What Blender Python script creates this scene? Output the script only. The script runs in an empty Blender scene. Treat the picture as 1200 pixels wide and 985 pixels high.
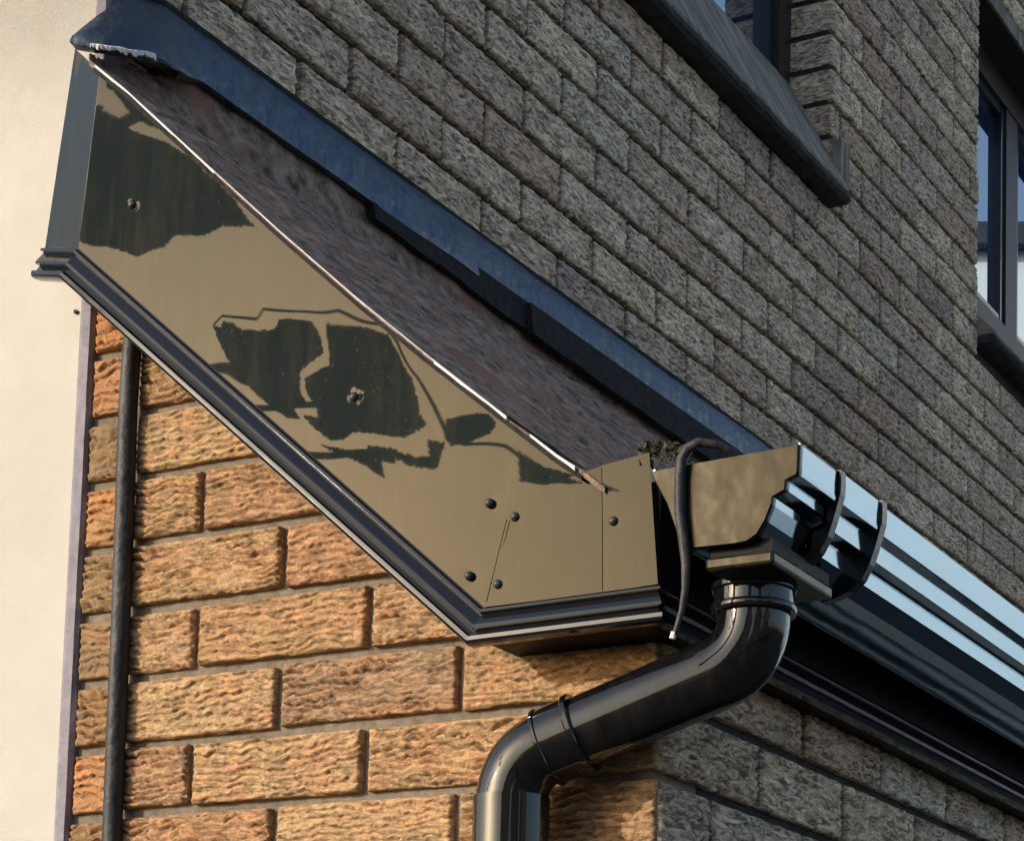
import bpy, math, random
import numpy as np
from mathutils import Vector

rng = np.random.default_rng(7)
random.seed(7)
scene = bpy.context.scene
COL = scene.collection

# ------------------------------------------------------------------ camera
# Camera solved from the brick coursing (75 mm courses, 225 mm bricks).
# Origin: outer corner of the porch at course zero, X along the house front, Y into it, Z up.
F, CX, CY = 2597.61433979156, 768.2949674878911, 1113.1736175111573
CAM = np.array([-1.83437157, -0.9599437, -0.38995348])
ROT = np.array([[0.46087791, -0.88719322, 0.02190318],
                [0.10482975, 0.02991577, -0.99404012],
                [0.88125041, 0.46042724, 0.10679176]])
cd = bpy.data.cameras.new('camera')
cam = bpy.data.objects.new('camera', cd)
COL.objects.link(cam)
cd.sensor_fit = 'HORIZONTAL'
cd.sensor_width = 36.0
cd.lens = F / 1200.0 * 36.0
cd.shift_x = (600 - CX) / 1200.0
cd.shift_y = (CY - 492.5) / 1200.0
cd.clip_start = 0.05
cd.clip_end = 2000
from mathutils import Matrix
right, down, fwd = ROT
cam.matrix_world = Matrix(((right[0], -down[0], -fwd[0], CAM[0]),
                           (right[1], -down[1], -fwd[1], CAM[1]),
                           (right[2], -down[2], -fwd[2], CAM[2]),
                           (0, 0, 0, 1)))
scene.camera = cam

# ------------------------------------------------------------------ sky, sun, exposure
SUN_AZ = math.radians(38)      # from -X towards +Y
SUN_EL = math.radians(17)
S = Vector((-math.cos(SUN_AZ) * math.cos(SUN_EL), math.sin(SUN_AZ) * math.cos(SUN_EL), math.sin(SUN_EL)))
world = bpy.data.worlds.new('World')
scene.world = world
world.use_nodes = True
wn, wl = world.node_tree.nodes, world.node_tree.links
sky = wn.new('ShaderNodeTexSky')
sky.sky_type = 'NISHITA'
sky.sun_disc = False
sky.sun_elevation = SUN_EL
sky.sun_rotation = math.atan2(S.x, S.y)
sky.dust_density = 3.0
sky.air_density = 1.0
sky.ozone_density = 1.5
wl.new(sky.outputs[0], wn['Background'].inputs['Color'])
wn['Background'].inputs['Strength'].default_value = 0.15
sd = bpy.data.lights.new('sun', 'SUN')
sd.energy = 2.4
sd.angle = math.radians(0.5)
sd.color = (1.0, 0.92, 0.82)
sun = bpy.data.objects.new('sun', sd)
COL.objects.link(sun)
sun.rotation_euler = S.to_track_quat('Z', 'Y').to_euler()
scene.view_settings.view_transform = 'Standard'
scene.view_settings.look = 'None'
scene.view_settings.exposure = 0.62
scene.view_settings.gamma = 1.0
scene.cycles.max_bounces = 6

# ------------------------------------------------------------------ helpers
def ray(u, v):
    return ROT.T @ np.array([(u - CX) / F, (v - CY) / F, 1.0])
def onX(u, v, X):
    r = ray(u, v); return CAM + (X - CAM[0]) / r[0] * r
def onY(u, v, Y):
    r = ray(u, v); return CAM + (Y - CAM[1]) / r[1] * r
def proj(P):
    c = ROT @ (np.asarray(P, float) - CAM)
    return CX + F * c[0] / c[2], CY + F * c[1] / c[2], c[2]

def mesh(name, verts, faces, smooth=False):
    me = bpy.data.meshes.new(name)
    me.from_pydata([tuple(map(float, v)) for v in verts], [], [tuple(int(i) for i in f) for f in faces])
    if smooth:
        me.polygons.foreach_set('use_smooth', [True] * len(me.polygons))
    me.update()
    return me

def link(name, me, mat=None, parent=None):
    o = bpy.data.objects.new(name, me)
    COL.objects.link(o)
    if mat is not None and me is not None and not me.materials:
        me.materials.append(mat)
    if parent is not None:
        o.parent = parent
    return o

def thing(name, label, cat, loc=(0, 0, 0), group=None):
    o = bpy.data.objects.new(name, None)
    COL.objects.link(o)
    o.empty_display_size = 0.05
    o.location = loc
    return tag(o, label, cat, group)

def tag(o, label, cat, group=None):
    o['label'] = label
    o['category'] = cat
    if group:
        o['group'] = group
    return o

class MB:
    """collects raw geometry for one mesh"""
    def __init__(self):
        self.v, self.f = [], []
    def add(self, vs, fs):
        n = len(self.v)
        self.v += [tuple(map(float, p)) for p in vs]
        self.f += [tuple(int(i) + n for i in f) for f in fs]
        return self
    def box(self, x0, x1, y0, y1, z0, z1):
        return self.add([(x0, y0, z0), (x1, y0, z0), (x1, y1, z0), (x0, y1, z0),
                         (x0, y0, z1), (x1, y0, z1), (x1, y1, z1), (x0, y1, z1)],
                        [(0, 3, 2, 1), (4, 5, 6, 7), (0, 1, 5, 4), (1, 2, 6, 5), (2, 3, 7, 6), (3, 0, 4, 7)])
    def grid(self, P, closed=False, flip=False):
        P = np.asarray(P, float)
        a, b = P.shape[:2]
        fs = []
        for i in range(a - 1):
            for j in range(b if closed else b - 1):
                k = (j + 1) % b
                q = (i * b + j, i * b + k, (i + 1) * b + k, (i + 1) * b + j)
                fs.append(q[::-1] if flip else q)
        return self.add(P.reshape(-1, 3), fs)
    def sweep(self, path, r, sides=20, caps=True):
        """round tube along a polyline; r a number or one radius per point"""
        path = [Vector(map(float, p)) for p in path]
        rr = [r] * len(path) if np.isscalar(r) else list(r)
        t0 = (path[1] - path[0]).normalized()
        up = Vector((0, 0, 1)) if abs(t0.z) < 0.9 else Vector((1, 0, 0))
        n = (up - t0 * up.dot(t0)).normalized()
        rings, tp = [], t0
        for i, p in enumerate(path):
            a = path[max(i - 1, 0)]; c = path[min(i + 1, len(path) - 1)]
            t = (c - a).normalized()
            n = tp.rotation_difference(t) @ n
            n = (n - t * n.dot(t)).normalized()
            tp = t
            b = t.cross(n)
            rings.append([p + (n * math.cos(2 * math.pi * k / sides) + b * math.sin(2 * math.pi * k / sides)) * rr[i]
                          for k in range(sides)])
        self.grid([[tuple(q) for q in ring] for ring in rings], closed=True)
        n0 = len(self.v)
        if caps:
            self.f.append(tuple(range(n0 - sides * len(path), n0 - sides * len(path) + sides))[::-1])
            self.f.append(tuple(range(n0 - sides, n0)))
        return self
    def prism(self, poly, d):
        """closed polygon (3-D points) given thickness along vector d"""
        n = len(poly)
        vs = [np.asarray(p, float) for p in poly] + [np.asarray(p, float) + np.asarray(d, float) for p in poly]
        fs = [tuple(range(n)), tuple(range(2 * n - 1, n - 1, -1))]
        fs += [(i, n + i, n + (i + 1) % n, (i + 1) % n)[::-1] for i in range(n)]
        return self.add(vs, fs)
    def build(self, name, mat, parent=None, smooth=False, recalc=True):
        me = mesh(name, self.v, self.f, smooth)
        if recalc:
            import bmesh
            bm = bmesh.new(); bm.from_mesh(me)
            bmesh.ops.recalc_face_normals(bm, faces=bm.faces)
            bm.to_mesh(me); bm.free()
        if smooth:
            me.set_sharp_from_angle(angle=math.radians(40))
        return link(name, me, mat, parent)

def fillet(pts, rad, n=8):
    """round the corners of a polyline"""
    pts = [np.asarray(p, float) for p in pts]
    out = [pts[0]]
    for i in range(1, len(pts) - 1):
        a = pts[i - 1] - pts[i]; b = pts[i + 1] - pts[i]
        a /= np.linalg.norm(a); b /= np.linalg.norm(b)
        s, e = pts[i] + a * rad, pts[i] + b * rad
        for k in range(n + 1):
            t = k / n
            out.append((1 - t) ** 2 * s + 2 * t * (1 - t) * pts[i] + t * t * e)
    out.append(pts[-1])
    return out

# value noise ---------------------------------------------------------
_tab = rng.random((256, 256))
def vnoise(x, y):
    x = np.asarray(x, float); y = np.asarray(y, float)
    xi = np.floor(x).astype(int); yi = np.floor(y).astype(int)
    fx = x - xi; fy = y - yi
    fx = fx * fx * (3 - 2 * fx); fy = fy * fy * (3 - 2 * fy)
    g = lambda a, b: _tab[a & 255, b & 255]
    return (g(xi, yi) * (1 - fx) * (1 - fy) + g(xi + 1, yi) * fx * (1 - fy)
            + g(xi, yi + 1) * (1 - fx) * fy + g(xi + 1, yi + 1) * fx * fy)
def fbm(x, y, o=4):
    s, a, t = 0, 1.0, 0
    for k in range(o):
        s = s + a * vnoise(x * 2 ** k + 17.3 * k, y * 2 ** k + 5.1 * k); t += a; a *= 0.5
    return s / t
def sstep(a, b, x):
    t = np.clip((x - a) / (b - a), 0, 1)
    return t * t * (3 - 2 * t)

# ------------------------------------------------------------------ materials
def newmat(name):
    m = bpy.data.materials.new(name)
    m.use_nodes = True
    nt = m.node_tree
    return m, nt, nt.nodes['Principled BSDF']
def N(nt, kind, **kw):
    n = nt.nodes.new(kind)
    for k, v in kw.items():
        setattr(n, k, v)
    return n
def noise(nt, vec, scale, detail=4, rough=0.55, dist=0.0):
    n = N(nt, 'ShaderNodeTexNoise')
    n.inputs['Scale'].default_value = scale
    n.inputs['Detail'].default_value = detail
    n.inputs['Roughness'].default_value = rough
    n.inputs['Distortion'].default_value = dist
    if vec is not None:
        nt.links.new(vec, n.inputs['Vector'])
    return n.outputs['Fac']
def ramp(nt, fac, stops):
    r = N(nt, 'ShaderNodeValToRGB')
    e = r.color_ramp.elements
    while len(e) < len(stops):
        e.new(0.5)
    for i, (p, c) in enumerate(stops):
        e[i].position = p
        e[i].color = (*c, 1) if len(c) == 3 else c
    nt.links.new(fac, r.inputs['Fac'])
    return r.outputs['Color']
def mixc(nt, fac, a, b, mode='MIX'):
    m = N(nt, 'ShaderNodeMix', data_type='RGBA', blend_type=mode)
    for sock, val in ((m.inputs[0], fac), (m.inputs[6], a), (m.inputs[7], b)):
        if isinstance(val, bpy.types.NodeSocket):
            nt.links.new(val, sock)
        elif isinstance(val, tuple):
            sock.default_value = (*val, 1)
        else:
            sock.default_value = val
    return m.outputs[2]
def scalevec(nt, vec, s):
    m = N(nt, 'ShaderNodeMapping')
    m.inputs['Scale'].default_value = s
    nt.links.new(vec, m.inputs['Vector'])
    return m.outputs['Vector']
def bump(nt, bsdf, h, strength, dist):
    b = N(nt, 'ShaderNodeBump')
    b.inputs['Strength'].default_value = strength
    b.inputs['Distance'].default_value = dist
    nt.links.new(h, b.inputs['Height'])
    nt.links.new(b.outputs['Normal'], bsdf.inputs['Normal'])
def objvec(nt):
    """object coordinates shifted by a per-object random, so copies differ"""
    tc = N(nt, 'ShaderNodeTexCoord'); oi = N(nt, 'ShaderNodeObjectInfo')
    a = N(nt, 'ShaderNodeVectorMath', operation='SCALE')
    a.inputs[0].default_value = (37.0, 91.0, 53.0)
    nt.links.new(oi.outputs['Random'], a.inputs['Scale'])
    b = N(nt, 'ShaderNodeVectorMath', operation='ADD')
    nt.links.new(tc.outputs['Object'], b.inputs[0]); nt.links.new(a.outputs[0], b.inputs[1])
    return b.outputs[0], oi.outputs['Random']
def worldvec(nt):
    g = N(nt, 'ShaderNodeNewGeometry')
    return g.outputs['Position']

def brick_mat(name, tones, blot, dark, bumpd, streak=None):
    m, nt, b = newmat(name)
    vec, rnd = objvec(nt)
    base = ramp(nt, rnd, [(i / (len(tones) - 1), t) for i, t in enumerate(tones)])
    n1 = noise(nt, scalevec(nt, vec, (1, 1, 2.2)), 16, 5, 0.6)
    c = mixc(nt, ramp(nt, n1, [(0.42, (0, 0, 0)), (0.68, (1, 1, 1))]), base, blot)
    n2 = noise(nt, scalevec(nt, vec, (1, 1, 2.5)), 45, 5, 0.65)
    c = mixc(nt, ramp(nt, n2, [(0.5, (0, 0, 0)), (0.8, (0.75, 0.75, 0.75))]), c, dark)
    n3 = noise(nt, vec, 260, 3, 0.6)
    c = mixc(nt, 0.3 if streak and streak > .6 else 0.5, c, ramp(nt, n3, [(0.3, (0.45, 0.45, 0.45)), (0.7, (1.35, 1.33, 1.3))]), 'MULTIPLY')
    if streak:
        n4 = noise(nt, scalevec(nt, vec, (1, 1, 3.4)), 40, 3, 0.55, 1.6)  # light and dark of ridges and crevices put into the colour
        c = mixc(nt, streak, c, ramp(nt, n4, [(0.38, (.25, .245, .245)), (0.47, (.92, .93, .94)), (0.63, (1.72, 1.72, 1.7))]), 'MULTIPLY')
    nt.links.new(c, b.inputs['Base Color'])
    b.inputs['Roughness'].default_value = 0.9
    b.inputs['Specular IOR Level'].default_value = 0.25
    bump(nt, b, noise(nt, scalevec(nt, vec, (1, 1, 2)), 140, 6, 0.7), 0.9, bumpd)
    return m

M = {}
M['brick_warm'] = brick_mat('warm_brick', [(.335, .205, .105), (.395, .27, .14), (.36, .24, .125), (.29, .165, .09), (.41, .285, .155), (.345, .22, .11), (.29, .195, .12)],
                            (.42, .23, .12), (.18, .11, .07), 0.0026, .5)
M['brick_grey'] = brick_mat('grey_brick', [(.70, .55, .39), (.80, .65, .46), (.50, .35, .25), (.74, .59, .42), (.40, .32, .27), (.82, .68, .47), (.60, .42, .29), (.66, .58, .48)],
                            (.54, .40, .30), (.30, .25, .22), 0.004, .8)
M['brick_strip'] = brick_mat('strip_brick', [(.36, .19, .09), (.22, .16, .09), (.48, .22, .09), (.25, .18, .10), (.45, .19, .08)],
                             (.34, .20, .10), (.15, .10, .06), 0.002)

def rough_mat(name, c1, c2, scale, bumpscale, bumpd, rough=0.95, c3=None, scale3=8, stretch=(1, 1, 1)):
    m, nt, b = newmat(name)
    v = scalevec(nt, worldvec(nt), stretch)
    c = ramp(nt, noise(nt, v, scale, 6, 0.65), [(0.32, c1), (0.68, c2)])
    if c3:
        c = mixc(nt, ramp(nt, noise(nt, v, scale3, 4, 0.6), [(0.5, (0, 0, 0)), (0.68, (1, 1, 1))]), c, c3)
    nt.links.new(c, b.inputs['Base Color'])
    b.inputs['Roughness'].default_value = rough
    b.inputs['Specular IOR Level'].default_value = 0.2
    bump(nt, b, noise(nt, v, bumpscale, 6, 0.7), 0.8, bumpd)
    return m
M['mortar'] = rough_mat('mortar', (.13, .105, .08), (.24, .20, .155), 60, 300, .002)
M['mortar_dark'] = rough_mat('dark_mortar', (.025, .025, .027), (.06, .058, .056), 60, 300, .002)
M['render'] = rough_mat('cream_render', (.47, .445, .40), (.51, .483, .437), 14, 500, .001, c3=(.47, .44, .39), scale3=4)
M['roof'] = rough_mat('roof_felt', (.07, .047, .038), (.56, .41, .33), 62, 380, .008, c3=(.36, .19, .14), scale3=13, stretch=(.7, .45, 1))
M['ground'] = rough_mat('ground', (.045, .045, .043), (.07, .068, .064), 2, 60, .004)
M['sill'] = rough_mat('sill_stone', (.12, .11, .10), (.42, .36, .30), 70, 300, .003, c3=(.13, .13, .11), scale3=30, stretch=(1, .12, .12))
M['dark_grey'] = rough_mat('dark_matt_grey', (.03, .03, .037), (.07, .065, .07), 40, 200, .002)
M['bead'] = rough_mat('render_bead', (.17, .155, .19), (.26, .235, .27), 70, 300, .001, rough=0.6)
M['silver'] = rough_mat('bare_edge', (.55, .53, .50), (.82, .80, .77), 120, 300, .0005, rough=0.5)
M['moss'] = rough_mat('moss', (.03, .034, .018), (.10, .095, .05), 90, 300, .003)

def gloss_mat(name, col, rough, ior, bumpscale=None, bumpd=0.0, dust=None, metallic=0.0, smear=0.0, tint=None, big=None):
    m, nt, b = newmat(name)
    b.inputs['IOR'].default_value = ior
    b.inputs['Metallic'].default_value = metallic
    if tint:
        b.inputs['Specular Tint'].default_value = (*tint, 1)
    v = worldvec(nt)
    if dust:
        d = ramp(nt, noise(nt, scalevec(nt, v, (1, 1.6, .22)), 34, 6, 0.7), [(0.45, (0, 0, 0)), (0.75, (1, 1, 1))])
        if big:
            d = mixc(nt, 0.75, d, ramp(nt, noise(nt, v, big, 5, 0.65, 0.6), [(0.42, (0, 0, 0)), (0.66, (1, 1, 1))]), 'MULTIPLY')
        nt.links.new(mixc(nt, d, col, dust), b.inputs['Base Color'])
    else:
        b.inputs['Base Color'].default_value = (*col, 1)
    if smear:
        r = N(nt, 'ShaderNodeMapRange')
        r.inputs['To Min'].default_value = rough
        r.inputs['To Max'].default_value = rough + smear
        nt.links.new(noise(nt, v, 35, 5, 0.7), r.inputs['Value'])
        nt.links.new(r.outputs[0], b.inputs['Roughness'])
    else:
        b.inputs['Roughness'].default_value = rough
    if bumpscale:
        bump(nt, b, noise(nt, v, bumpscale, 2, 0.5), 1.0, bumpd)
    return m
M['fascia'] = gloss_mat('black_fascia_plastic', (.013, .018, .018), .006, 1.295, None, 0, (.036, .034, .027), smear=.012, big=7, tint=(1, .82, .54))
M['stop_end'] = gloss_mat('black_gutter_cap_plastic', (.012, .012, .011), .05, 1.305, 26, .0007, (.035, .03, .022), smear=.3, tint=(1, .82, .54))
M['trim'] = gloss_mat('black_moulding_plastic', (.008, .009, .012), .06, 1.5, smear=.08)
M['gutter'] = gloss_mat('black_gutter_plastic', (.006, .006, .008), .05, 5.0, 9, .0006, smear=.08, tint=(.70, .86, 1))
M['pipe'] = gloss_mat('black_pipe_plastic', (.004, .004, .005), .02, 1.6, 60, .00012, (.014, .013, .012), smear=.025)
M['soffit'] = gloss_mat('black_soffit_plastic', (.004, .004, .006), .4, 1.12)
M['clip'] = gloss_mat('black_clip_plastic', (.006, .007, .010), .18, 1.5, smear=.2)
M['rubber'] = gloss_mat('black_cable_sheath', (.014, .014, .018), .45, 1.4, 90, .002, (.05, .045, .045), smear=.25)
M['lead'] = gloss_mat('lead_sheet', (.050, .070, .105), .30, 1.5, 38, .005, (.09, .10, .11), metallic=.55, smear=.25)
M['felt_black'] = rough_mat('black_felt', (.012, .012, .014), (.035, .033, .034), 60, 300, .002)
M['nail'] = gloss_mat('nail_head', (.05, .05, .05), .25, 1.6, metallic=.3)
M['frame'] = gloss_mat('brown_window_frame', (.055, .038, .038), .35, 1.25, smear=.1)
M['bar'] = gloss_mat('dark_glazing_bead', (.02, .025, .04), .2, 1.5)
M['glass'] = gloss_mat('window_glass', (.008, .03, .08), .01, 5.0)
M['white'] = rough_mat('pale_blue_reflector', (.60, .78, .95), (.64, .81, .96), 4, 100, .001)  # blue put in to offset warm sun in the added house's reflection
M['roof_tile'] = rough_mat('grey_roof_tile', (.03, .04, .055), (.05, .06, .08), 8, 60, .01)
M['leaf'] = rough_mat('dark_leaf', (.03, .042, .025), (.06, .075, .04), 3, 20, .01)
M['bark'] = rough_mat('bark', (.06, .05, .04), (.10, .08, .06), 6, 30, .01)

# ------------------------------------------------------------------ brick builder
def brick_mesh(w, h, d, nx, nz, seed, amp, wl_=0.0105):
    """rock-faced brick: local x along, z up, front facing -y; ridged relief on the face"""
    xs = np.linspace(0, w, nx + 1); zs = np.linspace(0, h, nz + 1)
    X, Z = np.meshgrid(xs, zs, indexing='ij')
    ox, oz = seed * 13.37 % 200, seed * 7.91 % 200
    warp = 1.9 * fbm(X / .060 + ox, Z / .040 + oz, 2) + .75 * vnoise(X / .017 + oz, Z / .016 + ox) + .45 * vnoise(X / .006 + ox, Z / .008)
    ph = Z / wl_ + warp
    fr = ph - np.floor(ph)
    row = np.floor(ph)
    lift = vnoise(X / .030 + row * 7.7 + ox, row * 3.1 + oz)               # each drag ridge swells and dies away
    ridge = np.where(fr < .80, (fr / .80) ** .8, (1 - fr) / .20)           # slow rise, sharp undercut
    ridge = 1 - ridge if seed % 2 else ridge
    crack = np.exp(-((np.minimum(fr, 1 - fr)) / .13) ** 2) * sstep(.42, .70, vnoise(X / .022 + row * 3.3 + oz, row * 5.7 + ox))
    rel = amp * (.85 * ridge * (.25 + .9 * lift) + .5 * fbm(X / .018 + oz, Z / .009 + ox, 4) - .9 * crack - .22)
    ed = np.minimum(np.minimum(X, w - X) + .001 * vnoise(X * 90, Z * 90), np.minimum(Z, h - Z) + .0015 * vnoise(X * 70 + ox, Z * 20))
    e = sstep(0.0002, 0.0042, ed)
    Y = -(0.0005 + e * (rel + amp * .18)) + .0012 * (1 - sstep(0, .003, ed))
    # wobbly arrises
    Xw = X + (np.where(X == 0, 1, 0) - np.where(X == w, 1, 0)) * .0016 * vnoise(Z / .01 + ox, X * 0 + oz)
    Zw = Z + (np.where(Z == 0, 1, 0) - np.where(Z == h, 1, 0)) * .0016 * vnoise(X / .012 + ox, Z * 0 + oz)
    P = np.stack([Xw, Y, Zw], -1)
    mb = MB()
    mb.grid(P, flip=False)
    rim = np.concatenate([P[:, 0], P[-1, 1:], P[-2::-1, -1], P[0, -2:0:-1]])
    back = rim.copy(); back[:, 1] = d
    k = len(rim)
    mb.add(np.concatenate([rim, back]), [(i, i + k, (i + 1) % k + k, (i + 1) % k) for i in range(k)])
    me = mesh('brick', mb.v, mb.f)
    nf = nx * nz
    me.polygons.foreach_set('use_smooth', [i < nf for i in range(len(me.polygons))])
    me.update()
    return me

def place(me, mat, parent, x, y, z, side=False, name='brick'):
    o = link(name, me, mat, parent)
    o.location = (x, y, z)
    if side:
        o.rotation_euler = (0, 0, -math.pi / 2)
    return o

W = 0.75                 # distance from porch front wall back to the house front wall
Z0 = 1.0687              # a bed joint on the house front wall
JX = 0.3803              # a perpend on the house front wall
BH, J = 0.065, 0.010

# ------------------------------------------------------------------ house front wall
house = thing('brick_house', 'grey brown rock-faced brick house front in shade, with two windows, above the porch roof', 'house', (0, W, -2))
W1 = (0.86, 2.131, 1.60, 2.86)     # window openings: x0 x1 z0 z1
W2 = (3.02, 4.30, 1.625, 2.535)
def child(o, parent):
    o.parent = parent
    o.matrix_parent_inverse = Matrix.Translation(parent.location).inverted()
    return o
mb = MB()
xs = [0.013, W1[0], W1[1], W2[0], W2[1], 7.0]
zs = [-2, W1[2], W2[2], W2[3], W1[3], 4.2]
yb = W + 0.011
for i in range(len(xs) - 1):
    for j in range(len(zs) - 1):
        xm, zm = (xs[i] + xs[i + 1]) / 2, (zs[j] + zs[j + 1]) / 2
        if any(w[0] < xm < w[1] and w[2] < zm < w[3] for w in (W1, W2)):
            continue
        mb.box(xs[i], xs[i + 1], yb, yb + .24, zs[j], zs[j + 1])
wall = mb.build('upper_wall', M['mortar_dark'])
child(wall, house)
variants = {}
def var_mesh(w, n=7):
    key = (round(w, 4), random.randrange(n))
    if key not in variants:
        sc = max(8, int(64 * w / .215))
        variants[key] = brick_mesh(w, BH, .095, sc, 22, 11 + len(variants) * 3, .0056, .0115)
    return variants[key]
cands = []
k = -9
while Z0 + .075 * k < 4.1:
    zb = Z0 + .075 * k + .005
    off = JX + (0 if k % 2 else .1125)
    x = off - .225 * 4
    while x < 6.98:
        a, b = x + J / 2, min(x + .225 - J / 2, 6.995)
        x += .225
        segs = [(max(a, .013), b)]
        for w in (W1, W2):
            if zb + BH > w[2] + .01 and zb < w[3] - .01:
                ns = []
                for (p, q) in segs:
                    if q <= w[0] or p >= w[1]:
                        ns.append((p, q)); continue
                    if p < w[0]: ns.append((p, w[0] + .004))
                    if q > w[1]: ns.append((w[1] - .004, q))
                segs = ns
        for p, q in segs:
            if q - p > .02:
                cands.append((p, q, zb))
    k += 1
def seen(p, q, z):
    r = []
    for X in (p, q):
        for Z in (z, z + BH):
            u, v, d = proj((X, W, Z)); r.append((u, v))
    us = [a for a, _ in r]; vs = [b for _, b in r]
    return max(us) > -5 and min(us) < 1205 and max(vs) > -5 and min(vs) < 990 and z > .93
vis = [c for c in cands if seen(*c)]
rest = [c for c in cands if not seen(*c)]
vis.sort(key=lambda c: np.hypot(c[0] - CAM[0], c[2]))
NB = 296
for p, q, z in vis[:NB]:
    place(var_mesh(round(q - p, 3)), M['brick_grey'], wall, p, W + .003 * random.random(), z)
me_far = MB()
for p, q, z in vis[NB:] + rest:
    yy = W + .003 * random.random()
    me_far.add([(p, yy, z), (q, yy, z), (q, yy, z + BH), (p, yy, z + BH), (p, yy + .06, z), (q, yy + .06, z), (q, yy + .06, z + BH), (p, yy + .06, z + BH)],
               [(0, 1, 2, 3), (0, 4, 5, 1), (1, 5, 6, 2), (2, 6, 7, 3), (3, 7, 4, 0)])
o = me_far.build('brickwork', M['brick_grey'], wall)
o['kind'] = 'stuff'
for c in wall.children:
    pass

# ------------------------------------------------------------------ windows
def window(w, yf, sill, stile):
    x0, x1, z0, z1 = w
    win = MB()
    zb = z0 + sill                      # bottom of frame
    # outer frame
    win.box(x0, x0 + stile, yf, yf + .06, zb, z1)
    win.box(x1 - stile, x1, yf, yf + .06, zb, z1)
    win.box(x0 + stile, x1 - stile, yf + .002, yf + .06, zb, zb + stile)
    win.box(x0 + stile, x1 - stile, yf + .002, yf + .06, z1 - stile, z1)
    o = win.build('window', M['frame']); child(o, house)
    # casements: two lights with a mullion
    xm = x0 + stile + (x1 - x0 - 2 * stile) * .42
    m = MB().box(xm - .045, xm + .045, yf + .006, yf + .055, zb + stile, z1 - stile)
    f = m.build('mullion', M['frame'], o)
    for a, b in ((x0 + stile, xm - .045), (xm + .045, x1 - stile)):
        s = MB(); t = .026; A, B = zb + stile, z1 - stile
        s.box(a, a + t, yf + .012, yf + .05, A, B); s.box(b - t, b, yf + .012, yf + .05, A, B)
        s.box(a + t, b - t, yf + .014, yf + .05, A, A + t); s.box(a + t, b - t, yf + .014, yf + .05, B - t, B)
        s.build('sash', M['bar'], o)
        g = MB().add([(a + t, yf + .03, A + t), (b - t, yf + .03, A + t), (b - t, yf + .03, B - t), (a + t, yf + .03, B - t)], [(0, 1, 2, 3)])
        g.build('pane', M['glass'], o, recalc=False)
    return o
w1 = window(W1, .842, .205, .06)
w2 = window(W2, .842, .17, .07)
def sill(w, zf, zt, ztop, yfront, xa, xb, yf=.842):
    n = 60
    xs_ = np.linspace(xa, xb, n)
    prof = [(W + .02, zt), (yfront + .006, zt), (yfront + .004, zt + .006), (yf + .002, ztop), (yf + .002, zt)]
    P = np.array([[(x, y + .002 * (vnoise(x * 40, y * 60) - .5), z + .004 * (vnoise(x * 25, z * 90 + 9) - .5)) for (y, z) in prof] for x in xs_])
    mb = MB().grid(P, closed=True)
    a = n * len(prof)
    mb.f.append(tuple(range(len(prof)))); mb.f.append(tuple(range(a - len(prof), a)))
    o = mb.build('window_sill', M['sill']); child(o, house)
    prof = [(W + .02, zf), (yfront + .008, zf), (yfront, zf + .006), (yfront - .001, zt - .006), (yfront + .006, zt - .001), (W + .02, zt - .001)]
    P = np.array([[(x, y + .003 * (vnoise(x * 30, y * 60) - .5), z + .003 * (vnoise(x * 22, z * 90 + 9) - .5)) for (y, z) in prof] for x in xs_])
    mb = MB().grid(P, closed=True)
    a = n * len(prof)
    mb.f.append(tuple(range(len(prof)))); mb.f.append(tuple(range(a - len(prof), a)))
    mb.build('drip_slab', M['dark_grey'], o)  # sill's lower edge and underside, darker than the slope above
    return o
sill(W1, 1.592, 1.614, 1.875, .704, W1[0] - .05, W1[1] - .002)
horn = MB().box(W1[1] + .001, W1[1] + .045, .728, W + .05, 1.625, 1.735)
child(horn.build('sill_end', M['sill']), house)
sill(W2, 1.628, 1.648, 1.80, .704, W2[0] + .002, W2[1] + .05)
lin = MB().box(W2[0] - .0, W2[1] + .1, W + .004, W + .1, W2[3] + .001, W2[3] + .075)
child(lin.build('lintel', M['sill']), house)

# ------------------------------------------------------------------ rendered side wall of the house
rw = MB().box(0.0, .0125, .745, 6.0, -2.0, 4.2).box(.0125, .24, 1.0, 6.0, -2.0, 4.2)
rend = rw.build('rendered_wall', M['render'])
tag(rend, 'smooth cream rendered wall in full sun at the left of the brick porch', 'wall')
wn_ = MB(); c_ = onX(90, 366, 0)
wn_.sweep([c_ + np.array([.004, 0, 0]), c_ + np.array([-.003, 0, 0])], [.0022, .0026], 8)
wn_.build('wall_nail', M['dark_grey'], rend)
n = 200
zz = np.linspace(-2, 4.2, n)
P = np.array([[(.0, .7455, z), (-.005, .7452, z), (-.006 - .001 * vnoise(z * 40, 3), .741, z), (-.0055 - .001 * vnoise(z * 50, 8), .7300, z),
               (-.001, .7275 + .0035 * (vnoise(z * 60, 1) - .5), z), (.02, .7275, z), (.02, .7455, z)] for z in zz])
MB().grid(P, closed=True).build('edge_bead', M['bead'], rend)

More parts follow.
